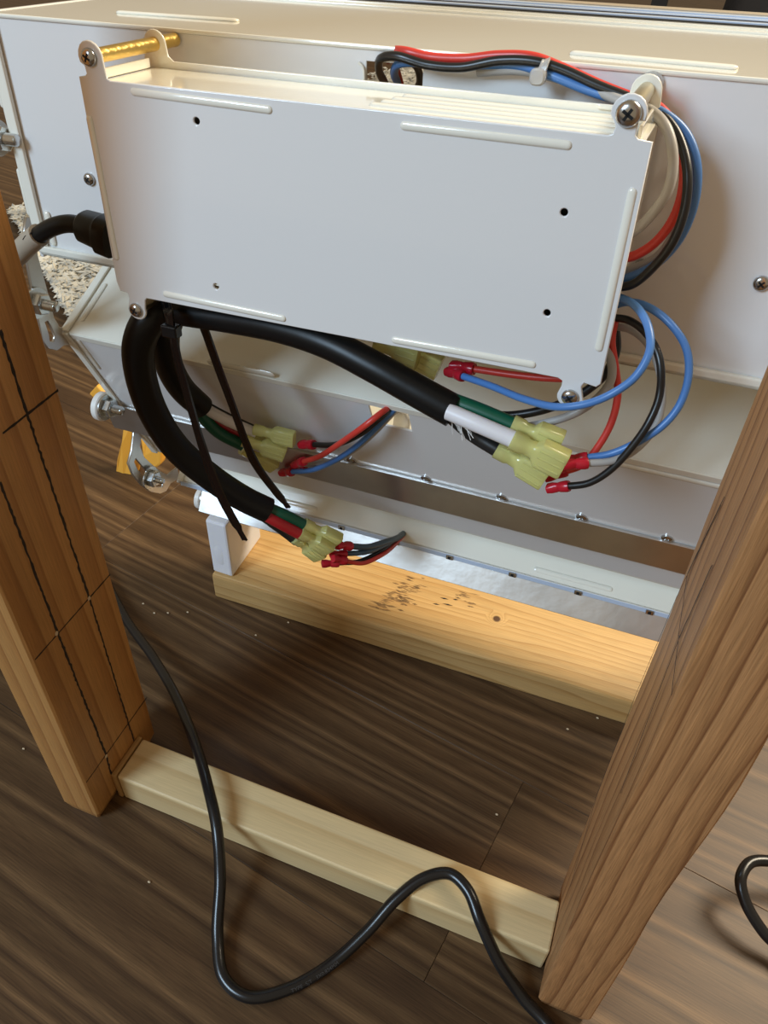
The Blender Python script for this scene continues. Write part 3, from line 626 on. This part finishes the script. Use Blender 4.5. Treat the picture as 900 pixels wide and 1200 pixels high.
# --- cable looping down the left
c1 = sleeve('sleeved_cable', 'thick black cable looping down the left to the lowest yellow connectors',
    [(0.1280, -0.1920, 0.3227), (0.1231, -0.2000, 0.3174), (0.1143, -0.2030, 0.3016), (0.1086, -0.2000, 0.2771), (0.1093, -0.1950, 0.2475), (0.1182, -0.1880, 0.2177), (0.1357, -0.1780, 0.1921), (0.1534, -0.1680, 0.1726), (0.1684, -0.1600, 0.1607)],
    lambda t: .0100-.0006*t,
    [('green', [(0.1642, -0.1620, 0.1656), (0.1808, -0.1560, 0.1570), (0.1935, -0.1500, 0.1470)], .0042), ('redcore', [(0.1647, -0.1660, 0.1623), (0.1796, -0.1610, 0.1522), (0.1920, -0.1560, 0.1428)], .0044), ('wblack', [(0.1624, -0.1580, 0.1527), (0.1729, -0.1500, 0.1371), (0.1833, -0.1460, 0.1258)], .0042)])
connector(c1, (0.1921, -0.1500, 0.1482), (0.2143, -0.1380, 0.1299))
connector(c1, (0.1914, -0.1560, 0.1443), (0.2098, -0.1440, 0.1246))
connector(c1, (0.1831, -0.1480, 0.1306), (0.1993, -0.1380, 0.1094))
# --- short inner cable
c2 = sleeve('sleeved_cable', 'short thick black cable hanging inside the loop, ending above the middle connectors',
    [(0.1295, -0.1880, 0.3192), (0.1162, -0.1800, 0.2978), (0.1061, -0.1680, 0.2707), (0.1041, -0.1550, 0.2446), (0.1090, -0.1420, 0.2239)],
    lambda t: .0096-.0006*t,
    [('green', [(0.1042, -0.1420, 0.2206), (0.1161, -0.1360, 0.2014), (0.1320, -0.1280, 0.1888)], .0046), ('whitecore', [(0.1048, -0.1400, 0.2240), (0.1221, -0.1320, 0.2109), (0.1416, -0.1240, 0.1995)], .0042), ('redcore', [(0.1069, -0.1360, 0.2152), (0.1187, -0.1280, 0.2020), (0.1326, -0.1220, 0.1931)], .0036), ('wblack', [(0.1066, -0.1360, 0.2237), (0.1219, -0.1280, 0.2116), (0.1409, -0.1200, 0.2001)], .0026)])
connector(c2, (0.1416, -0.1258, 0.2042), (0.1727, -0.1220, 0.2011), k=.88)
connector(c2, (0.1353, -0.1335, 0.1974), (0.1637, -0.1213, 0.1863), k=.98)
connector(c2, (0.1225, -0.1162, 0.1762), (0.1423, -0.1014, 0.1556), k=.92)
connector(c2, (0.1307, -0.1165, 0.1902), (0.1601, -0.1117, 0.1850), k=.88)

# --- cable ties
def ztie(label, pts, w0, w1, head=None, group='black cable ties'):
    t = thing('cable_tie', label, 'cable tie', pts[0], group)
    bm = bmesh.new(); strap(bm, pts, lambda s: (w0 if s < .6 else w0+(w1-w0)*min(1, (s-.6)/.15))*(1 if s < .965 else .55), .0013, (1, -.15, .2)); obj('strap', bm, 'blacknylon', t)
    if head:
        bm = bmesh.new(); c = Vector(head); box(bm, c.x-.0050, c.x+.0050, c.y-.0035, c.y+.003, c.z-.0036, c.z+.0036); obj('lock_head', bm, 'blacknylon', t, bevel=.0008)
    return t
ztie('long black cable tie with a square lock head, its tail reaching lowest',
     [(0.1392, -0.2040, 0.3334), (0.1478, -0.2140, 0.3307), (0.1510, -0.2180, 0.3238), (0.1529, -0.2190, 0.3068), (0.1539, -0.2160, 0.2806), (0.1550, -0.2120, 0.2518), (0.1578, -0.2080, 0.2211), (0.1622, -0.2050, 0.1976), (0.1723, -0.2000, 0.1640)], .0058, .0080, head=(0.1502, -0.2170, 0.3227))
ztie('long black cable tie tail to the right, without a visible head',
     [(0.1553, -0.1960, 0.3229), (0.1582, -0.1950, 0.3108), (0.1600, -0.1900, 0.2882), (0.1639, -0.1860, 0.2633), (0.1694, -0.1800, 0.2265), (0.1741, -0.1780, 0.2115), (0.1924, -0.1720, 0.1788)], .0060, .0078)

# --- connectors half hidden behind the bottom edge of the box
hb = thing('connector_cluster', 'yellow connectors half hidden behind the lower edge of the control box', 'connector', (0.2686, -0.1850, 0.3206))
connector(hb, (0.2613, -0.1860, 0.3237), (0.2866, -0.1860, 0.3197), k=.95); connector(hb, (0.2725, -0.1780, 0.3193), (0.2967, -0.1780, 0.3119), k=.95)

# --- wires right of the box: loops down to the big cluster
W = wire
W('upper blue wire, inner loop beside the box running back left under it', 'blue', [(0.3796, -0.1800, 0.3691), (0.3847, -0.1840, 0.3707), (0.3941, -0.1980, 0.3727), (0.4013, -0.2100, 0.3691), (0.4042, -0.2180, 0.3621), (0.4012, -0.2240, 0.3522), (0.3934, -0.2280, 0.3439), (0.3833, -0.2280, 0.3362), (0.3707, -0.2260, 0.3304), (0.3525, -0.2150, 0.3246), (0.3314, -0.2000, 0.3199), (0.3119, -0.1880, 0.3158)], term='b', tl=.013)
W('light blue wire making the widest outer loop beside the box', 'blue', [(0.3802, -0.1740, 0.3613), (0.3879, -0.1780, 0.3668), (0.3983, -0.1840, 0.3684), (0.4099, -0.1900, 0.3646), (0.4192, -0.1940, 0.3562), (0.4234, -0.1980, 0.3450), (0.4230, -0.2020, 0.3311), (0.4177, -0.2060, 0.3202), (0.4082, -0.2100, 0.3109), (0.3977, -0.2120, 0.3029), (0.3858, -0.2140, 0.2984)], term='b')
W('black wire looping right of the box down to the lowest red sleeve', 'wblack', [(0.3818, -0.1760, 0.3571), (0.3912, -0.1820, 0.3595), (0.4015, -0.1900, 0.3570), (0.4092, -0.1980, 0.3498), (0.4131, -0.2040, 0.3358), (0.4119, -0.2100, 0.3248), (0.4073, -0.2140, 0.3116), (0.3997, -0.2170, 0.2969), (0.3911, -0.2180, 0.2873), (0.3802, -0.2170, 0.2814)], term='b')
W('grey wire looping beside the black one, ending in the middle red sleeve', 'grey', [(0.3823, -0.1720, 0.3510), (0.3918, -0.1760, 0.3527), (0.4013, -0.1800, 0.3491), (0.4097, -0.1840, 0.3390), (0.4151, -0.1900, 0.3253), (0.4151, -0.1980, 0.3151), (0.4089, -0.2080, 0.3060), (0.3998, -0.2160, 0.3019), (0.3869, -0.2220, 0.3005)], term='b')
W('bright red wire hanging straight down right of the box corner', 'red', [(0.3840, -0.1760, 0.3584), (0.3848, -0.1820, 0.3485), (0.3896, -0.1880, 0.3375), (0.3939, -0.1920, 0.3253), (0.3941, -0.1960, 0.3108), (0.3901, -0.2000, 0.2968), (0.3849, -0.2030, 0.2872), (0.3764, -0.2050, 0.2817)], term='b')
W('black wire behind the lower right box screw running left', 'wblack', [(0.3834, -0.1700, 0.3523), (0.3874, -0.1740, 0.3400), (0.3854, -0.1780, 0.3290), (0.3787, -0.1820, 0.3197), (0.3696, -0.1860, 0.3126), (0.3558, -0.1900, 0.3053), (0.3385, -0.1920, 0.2996), (0.3171, -0.1920, 0.2981)], r=.0024)
W('grey wire behind the lower right box screw running left to the cluster', 'grey', [(0.3813, -0.1860, 0.3463), (0.3870, -0.1900, 0.3415), (0.3893, -0.1940, 0.3333), (0.3863, -0.1970, 0.3256), (0.3783, -0.2000, 0.3165), (0.3671, -0.2030, 0.3095), (0.3543, -0.2060, 0.3044)], r=.0022)
W('red wire seen just below the bottom edge of the control box', 'red', [(0.3710, -0.1900, 0.3277), (0.3574, -0.1900, 0.3252), (0.3393, -0.1880, 0.3223), (0.3161, -0.1840, 0.3189)], term='b', tl=.014)
# --- bundle leaving the cable window and looping behind the right standoff
W('black wire in the top bundle, looping back behind the box edge', 'wblack', [(0.2374, -0.1200, 0.4397), (0.2403, -0.1360, 0.4484), (0.2464, -0.1480, 0.4555), (0.2564, -0.1530, 0.4576), (0.2721, -0.1540, 0.4553), (0.2890, -0.1540, 0.4555), (0.3071, -0.1540, 0.4596), (0.3232, -0.1550, 0.4606), (0.3374, -0.1560, 0.4584), (0.3538, -0.1580, 0.4539), (0.3698, -0.1600, 0.4502), (0.3798, -0.1630, 0.4479), (0.3898, -0.1680, 0.4426), (0.3968, -0.1740, 0.4350), (0.4014, -0.1800, 0.4258), (0.4034, -0.1840, 0.4136), (0.4018, -0.1860, 0.4000), (0.3961, -0.1860, 0.3876), (0.3891, -0.1840, 0.3781), (0.3815, -0.1800, 0.3737)], r=.0021)
W('red wire in the top bundle, looping back behind the box edge', 'red', [(0.2410, -0.1250, 0.4517), (0.2500, -0.1400, 0.4578), (0.2587, -0.1490, 0.4594), (0.2726, -0.1500, 0.4580), (0.2896, -0.1500, 0.4586), (0.3061, -0.1510, 0.4613), (0.3223, -0.1520, 0.4619), (0.3364, -0.1510, 0.4584), (0.3547, -0.1510, 0.4530), (0.3708, -0.1530, 0.4495), (0.3789, -0.1570, 0.4488), (0.3882, -0.1620, 0.4437), (0.3958, -0.1680, 0.4340), (0.4001, -0.1740, 0.4218), (0.3997, -0.1780, 0.4086), (0.3944, -0.1800, 0.3971), (0.3861, -0.1800, 0.3895), (0.3776, -0.1760, 0.3861)], r=.0022)
W('blue wire in the top bundle, outermost of the loop beside the standoff', 'blue', [(0.2455, -0.1220, 0.4406), (0.2487, -0.1360, 0.4482), (0.2564, -0.1470, 0.4540), (0.2743, -0.1480, 0.4554), (0.2958, -0.1490, 0.4564), (0.3166, -0.1510, 0.4579), (0.3318, -0.1550, 0.4558), (0.3503, -0.1570, 0.4514), (0.3682, -0.1600, 0.4487), (0.3826, -0.1640, 0.4473), (0.3951, -0.1660, 0.4407), (0.4031, -0.1700, 0.4300), (0.4065, -0.1740, 0.4150), (0.4041, -0.1760, 0.3988), (0.3965, -0.1770, 0.3862), (0.3854, -0.1770, 0.3779), (0.3789, -0.1740, 0.3740)], r=.0021)
W('pale grey wire in the top bundle, innermost of the loop beside the standoff', 'grey', [(0.2958, -0.1480, 0.4535), (0.3166, -0.1500, 0.4560), (0.3332, -0.1520, 0.4548), (0.3520, -0.1560, 0.4518), (0.3687, -0.1640, 0.4490), (0.3795, -0.1700, 0.4480), (0.3886, -0.1780, 0.4430), (0.3941, -0.1840, 0.4327), (0.3950, -0.1880, 0.4221), (0.3910, -0.1900, 0.4122), (0.3855, -0.1900, 0.4041), (0.3779, -0.1860, 0.3964)], r=.0023)
W('pale grey wire mostly hidden between the black and blue loops', 'grey', [(0.3534, -0.1530, 0.4518), (0.3713, -0.1550, 0.4485), (0.3835, -0.1580, 0.4450), (0.3952, -0.1610, 0.4357), (0.4017, -0.1640, 0.4250), (0.4043, -0.1680, 0.4117), (0.4022, -0.1700, 0.4025), (0.3962, -0.1720, 0.3885), (0.3795, -0.1700, 0.3761)], r=.0019)
W('dark wire dropping through the cable window of the upper housing', 'wblack', [(0.2500, -0.1100, 0.4336), (0.2570, -0.1200, 0.4425), (0.2584, -0.1300, 0.4505), (0.2559, -0.1400, 0.4553)], r=.0019)
W('red wire dropping through the cable window of the upper housing', 'red', [(0.2438, -0.1080, 0.4327), (0.2448, -0.1180, 0.4424), (0.2460, -0.1280, 0.4501), (0.2466, -0.1360, 0.4571)], r=.0017)
t = thing('cable_tie', 'small clear cable tie round the top wire bundle', 'cable tie', (0.3254, -0.1500, 0.4567))
bm = bmesh.new(); strap(bm, [(0.3282, -0.1500, 0.4617), (0.3293, -0.1580, 0.4614), (0.3289, -0.1600, 0.4589), (0.3271, -0.1600, 0.4554), (0.3247, -0.1550, 0.4528)], .0036, .0010, (1, 0, .2)); obj('strap', bm, 'clear', t)
bm = bmesh.new(); loft(bm, (0.3272, -0.1570, 0.4554), (0, -1, 0), (1, 0, 0), [(0, .0036, .0036, 3), (.004, .0036, .0036, 3), (.005, .0028, .0028, 3)], 16); obj('lock_head', bm, 'clear', t, smooth=True)

# --- wires of the middle housing
W('black wire into the middle housing window, topmost red sleeve', 'wblack', [(0.1870, -0.1215, 0.2001), (0.2083, -0.1286, 0.2098), (0.2324, -0.1388, 0.2304), (0.2477, -0.1435, 0.2487), (0.2516, -0.1294, 0.2518), (0.2470, -0.1072, 0.2430)], r=.0021, term='a', tl=.0150)
W('red wire into the middle housing window', 'red', [(0.1750, -0.1147, 0.1776), (0.1940, -0.1249, 0.1936), (0.2205, -0.1407, 0.2229), (0.2416, -0.1491, 0.2464), (0.2490, -0.1412, 0.2529), (0.2508, -0.1241, 0.2501), (0.2470, -0.1072, 0.2430)], r=.0021, term='a', tl=.0150)
W('grey wire into the middle housing window', 'grey', [(0.1680, -0.1002, 0.1643), (0.1934, -0.1080, 0.1777), (0.2177, -0.1198, 0.2013), (0.2395, -0.1317, 0.2295), (0.2514, -0.1348, 0.2468), (0.2540, -0.1259, 0.2492), (0.2494, -0.1066, 0.2420)], r=.0023, term='a', tl=.0150)
W('blue wire into the middle housing window, lowest red sleeve there', 'blue', [(0.1554, -0.0988, 0.1526), (0.1776, -0.1062, 0.1651), (0.2029, -0.1175, 0.1877), (0.2269, -0.1288, 0.2149), (0.2441, -0.1373, 0.2385), (0.2529, -0.1342, 0.2501), (0.2545, -0.1243, 0.2504), (0.2495, -0.1071, 0.2429)], r=.0021, term='a', tl=.0150)
bm = bmesh.new(); loft(bm, (0.2460, -0.0950, 0.2139), (.1, 0, 1), (0, -1, 0), [(0, .004, .006, 4), (.012, .004, .006, 4), (.014, .003, .003, 2), (.020, .003, .003, 2)], 16)
obj('inline_connector', bm, 'clear', None, (0.2460, -0.0950, 0.2139), label='clear connector inside the middle housing cable window', cat='connector', smooth=True)
# --- wires of the lower housing
W('grey-blue wire into the lower housing, uppermost of the bottom group', 'bluegrey', [(0.2199, -0.1300, 0.1206), (0.2288, -0.1150, 0.1111), (0.2351, -0.0900, 0.0994), (0.2356, -0.0580, 0.0809), (0.2339, -0.0400, 0.0717)], r=.0026, term='a', tl=.015)
W('dark wire into the lower housing, second of the bottom group', 'bluegrey', [(0.2164, -0.1320, 0.1131), (0.2286, -0.1180, 0.1080), (0.2345, -0.0920, 0.0970), (0.2347, -0.0600, 0.0812), (0.2330, -0.0420, 0.0719)], r=.0022, term='a', tl=.0135)
W('black wire of the bottom group into the lower housing', 'wblack', [(0.2106, -0.1340, 0.1030), (0.2245, -0.1220, 0.0999), (0.2339, -0.0980, 0.0951), (0.2332, -0.0640, 0.0798), (0.2321, -0.0440, 0.0722)], r=.0020, term='a', tl=.0135)
W('red wire of the bottom group into the lower housing', 'red', [(0.2191, -0.1380, 0.1118), (0.2290, -0.1240, 0.1013), (0.2370, -0.1020, 0.0956), (0.2363, -0.0660, 0.0805), (0.2346, -0.0440, 0.0720)], r=.0018, term='a', tl=.0135)

# --- plug and lead at the left side of the box
pg = thing('power_plug', 'black moulded plug in the left side of the control box, its lead leaving left', 'plug', (0.0926, -0.1900, 0.3612))
pd = Vector((0.0727, -0.1900, 0.3632))-Vector((0.0981, -0.1900, 0.3590))
bm = bmesh.new(); loft(bm, (0.0999, -0.1900, 0.3593), pd, (0, -1, 0), [(0, .011, .0115, 3.2), (.008, .011, .0112, 3.2), (.0095, .0100, .0098, 3), (.0110, .0098, .0096, 2.6), (.0210, .0092, .0090, 2.4), (.0230, .0078, .0076, 2.2), (.0245, .005, .005, 2)], 24)
obj('plug_body', bm, 'rubber', pg, smooth=True)
bm = bmesh.new(); tube(bm, [(0.0774, -0.1900, 0.3629), (0.0676, -0.1900, 0.3625), (0.0554, -0.1900, 0.3588), (0.0418, -0.1900, 0.3513), (0.0192, -0.1880, 0.3352)], .0052, 20, 8); obj('lead', bm, 'rubber', pg, smooth=True)
bm = bmesh.new(); tube(bm, [(0.0435, -0.1900, 0.3526), (0.0327, -0.1890, 0.3455), (0.0176, -0.1880, 0.3344), (-0.0120, -0.1840, 0.3149), (-0.0652, -0.1800, 0.2831)], .0066, 24, 6); obj('heat_shrink', bm, 'beigetube', pg, smooth=True, label='beige heat-shrink tube with a few black marks')
for pts in (((0.0353, -0.1955, 0.3500), (0.0385, -0.1952, 0.3529), (0.0395, -0.1955, 0.3511)), ((0.0408, -0.1955, 0.3533), (0.0430, -0.1950, 0.3555))):
    bm = bmesh.new(); tube(bm, pts, .0004, 5, 3); obj('ink_mark', bm, 'ink', pg)

# --- power cord on the floor
cord = thing('power_cord', 'black power cord with printed lettering, snaking over the pale rail', 'cord', (-0.1442, 0.1503, 0.0060), fr=WORLD)
cpts = [(-.62, .56, .005), (-.54, .50, .006), (-0.4393, 0.4252, 0.0100), (-0.3779, 0.3867, 0.0200), (-0.3215, 0.3450, 0.0340), (-0.2727, 0.3012, 0.0480), (-0.2419, 0.2695, 0.0550), (-0.2172, 0.2411, 0.0500), (-0.1998, 0.2116, 0.0300), (-0.1854, 0.1781, 0.0120), (-0.1671, 0.1540, 0.0060), (-0.1434, 0.1489, 0.0055), (-0.1180, 0.1639, 0.0055), (-0.0936, 0.1908, 0.0080), (-0.0732, 0.2209, 0.0220), (-0.0584, 0.2477, 0.0380), (-0.0424, 0.2671, 0.0480), (-0.0240, 0.2763, 0.0520), (-0.0069, 0.2695, 0.0520), (0.0092, 0.2527, 0.0460), (0.0313, 0.2360, 0.0280), (0.0551, 0.2254, 0.0100), (0.0889, 0.2053, 0.0055), (.09, .12, .0055), (.13, .04, .0055)]
bm = bmesh.new(); cpath = tube(bm, cpts, .0048, 20, 10); obj('sheath', bm, 'blackpvc', cord, smooth=True)
# printed lettering wrapped on the cord
def cord_text(txt, path, start, size, r, ang):
    c = bpy.data.curves.new('tmp', 'FONT'); c.body = txt; c.size = size
    o = bpy.data.objects.new('tmp', c); COL.objects.link(o); dg = bpy.context.evaluated_depsgraph_get(); dg.update()
    me = bpy.data.meshes.new_from_object(o.evaluated_get(dg)); bm = bmesh.new(); bm.from_mesh(me)
    bpy.data.objects.remove(o); bpy.data.curves.remove(c); bpy.data.meshes.remove(me)
    acc = [0]
    for a, b in zip(path, path[1:]): acc.append(acc[-1]+(b-a).length)
    def at(s):
        for i in range(len(acc)-1):
            if acc[i+1] >= s: f = (s-acc[i])/(acc[i+1]-acc[i]); return path[i].lerp(path[i+1], f), (path[i+1]-path[i]).normalized()
        return path[-1], (path[-1]-path[-2]).normalized()
    for v in bm.verts:
        p, t = at(start+v.co.x); n = Vector((0, 0, 1)); n = (n-t*n.dot(t)).normalized(); s = n.cross(t)
        th = ang+(v.co.y-size*.35)/r
        v.co = p+(n*math.cos(th)+s*math.sin(th))*(r+.00012)
    return bm
def arclen(path, p):
    p = Vector(p); acc = 0; best = (9, 0)
    for a, b in zip(path, path[1:]):
        d = (a-p).length; best = min(best, (d, acc)); acc += (b-a).length
    return best[1]
s0 = arclen(cpath, (-0.1149, 0.1651, 0.0055))
obj('printed_lettering', cord_text('TYPE  SJT   3X0.824MM', cpath, s0, .0042, .0048, -.75), 'print', cord)

cord2 = thing('power_cord', 'black power cord loop on the floor at the right, beyond the reddish post', 'cord', (0.2359, 0.3433, 0.0060), fr=WORLD)
bm = bmesh.new(); tube(bm, [(.52, .36, .0052), (.40, .40, .014), (0.2492, 0.3992, 0.0340), (0.2245, 0.3920, 0.0400), (0.2085, 0.3836, 0.0410), (0.2023, 0.3676, 0.0390), (0.2096, 0.3533, 0.0310), (0.2258, 0.3404, 0.0220), (0.2505, 0.3277, 0.0120), (.27, .27, .0052), (.36, .20, .0052)], .0047, 20, 10); obj('sheath', bm, 'blackpvc', cord2, smooth=True)

# ================================================================== things beyond
# orange plastic handles on the floor
og = thing('spring_clamp', 'orange plastic clamp standing on the floor behind the lower bracket', 'clamp', (-0.5862, 0.6400, -0.0075), fr=WORLD)
for pts in (((-0.5870, 0.6600, 0.0808), (-0.5699, 0.6600, 0.0831), (-0.5742, 0.6550, 0.0466), (-0.5751, 0.6500, 0.0139), (-0.5771, 0.6450, 0.0007), (-0.5833, 0.6400, -0.0065), (-0.5938, 0.6400, -0.0116), (-0.6029, 0.6400, -0.0101), (-0.6043, 0.6400, 0.0015), (-0.6010, 0.6450, 0.0195), (-0.5914, 0.6500, 0.0476)),
            ((-0.5679, 0.6600, 0.0618), (-0.5576, 0.6600, 0.0552), (-0.5329, 0.6550, 0.0540), (-0.5360, 0.6500, 0.0268), (-0.5440, 0.6500, 0.0183), (-0.5543, 0.6500, 0.0193), (-0.5620, 0.6500, 0.0327))):
    bm = bmesh.new(); prism(bm, pts, (0, .014, 0)); obj('handle', bm, 'orange', og, bevel=.003)
bm = bmesh.new(); prism(bm, ((-0.5876, 0.6600, 0.0724), (-0.5814, 0.6600, 0.0770), (-0.6275, 0.6700, 0.1133), (-0.6437, 0.6700, 0.0956)), (0, .012, 0)); obj('jaw', bm, 'orange', og, bevel=.002)

# wool rug: backing and looped pile
rc = [Vector((-.80, .86, 0)), Vector((-1.27, 1.24, 0)), Vector((-.87, 3.0, 0)), Vector((-.05, 2.8, 0))]
bm = bmesh.new()
NU, NV = 60, 150; grid = []
for i in range(NU+1):
    row = []
    for j in range(NV+1):
        u, v = i/NU, j/NV; p = rc[0].lerp(rc[1], u).lerp(rc[3].lerp(rc[2], u), v)
        e = min(u, v, 1-u, 1-v); z = .004+.012*min(1, e*14)+.004*noise.noise(p*60)
        row.append(bm.verts.new(p+Vector((noise.noise(p*30)*.01, noise.noise(p*31+Vector((5, 0, 0)))*.01, z))))
    grid.append(row)
for i in range(NU):
    for j in range(NV): bm.faces.new((grid[i][j], grid[i+1][j], grid[i+1][j+1], grid[i][j+1]))
rug = thing('wool_rug', 'shaggy grey and cream wool rug on the floor behind the housings', 'rug', rc[0], fr=WORLD)
obj('backing', bm, 'wool', rug, smooth=True)
g = random.Random(8); bm = bmesh.new()
n = 0
while n < 9000:
    u = g.random(); v = g.random()**1.8
    p = rc[0].lerp(rc[1], u).lerp(rc[3].lerp(rc[2], u), v); n += 1
    a = g.uniform(0, 6.28); L = g.uniform(.006, .013); r = g.uniform(.0025, .0045)
    d = Vector((math.cos(a), math.sin(a), g.uniform(-.2, .5))).normalized(); s = d.cross(Vector((0, 0, 1))).normalized(); q = s.cross(d)
    c = p+Vector((0, 0, .018+g.uniform(-.003, .005)))
    ring = [bm.verts.new(c+s*r*x+q*r*y) for x, y in ((1, 0), (0, 1), (-1, 0), (0, -1))]
    t0 = bm.verts.new(c-d*L); t1 = bm.verts.new(c+d*L)
    for k in range(4): bm.faces.new((ring[k], ring[(k+1) % 4], t1)); bm.faces.new((ring[(k+1) % 4], ring[k], t0))
obj('wool_pile', bm, 'wool', rug, smooth=True, kind='stuff')

# dark seat and bag far behind
bn = thing('low_bench', 'dark low bench with a rust-coloured cushion far behind the lamp', 'bench', (-.6, 3.3, 0), fr=WORLD)
bm = bmesh.new(); box(bm, -1.7, -.15, 3.2, 3.7, .22, .34); obj('cushion', bm, 'rust', bn, bevel=.03)
for x in (-1.65, -.62, -.25):
    bm = bmesh.new(); box(bm, x, x+.05, 3.22, 3.27, 0, .22); obj('leg', bm, 'leather', bn)
bm = bmesh.new(); loft(bm, (.33, 3.12, 0), (0, 0, 1), (1, 0, 0), [(0, .30, .2, 3), (.05, .36, .24, 3), (.25, .34, .22, 2.6), (.40, .22, .12, 2.2), (.44, .08, .05, 2)], 28)
for v in bm.verts: v.co += Vector((noise.noise(v.co*5), noise.noise(v.co*5+Vector((9, 0, 0))), noise.noise(v.co*6)))*.05
for v in bm.verts: v.co.z = max(v.co.z, 0)
obj('fabric_bag', bm, 'leather', None, (.33, 3.12, 0), WORLD, label='black fabric bag on the floor far behind the lamp', cat='bag', smooth=True)
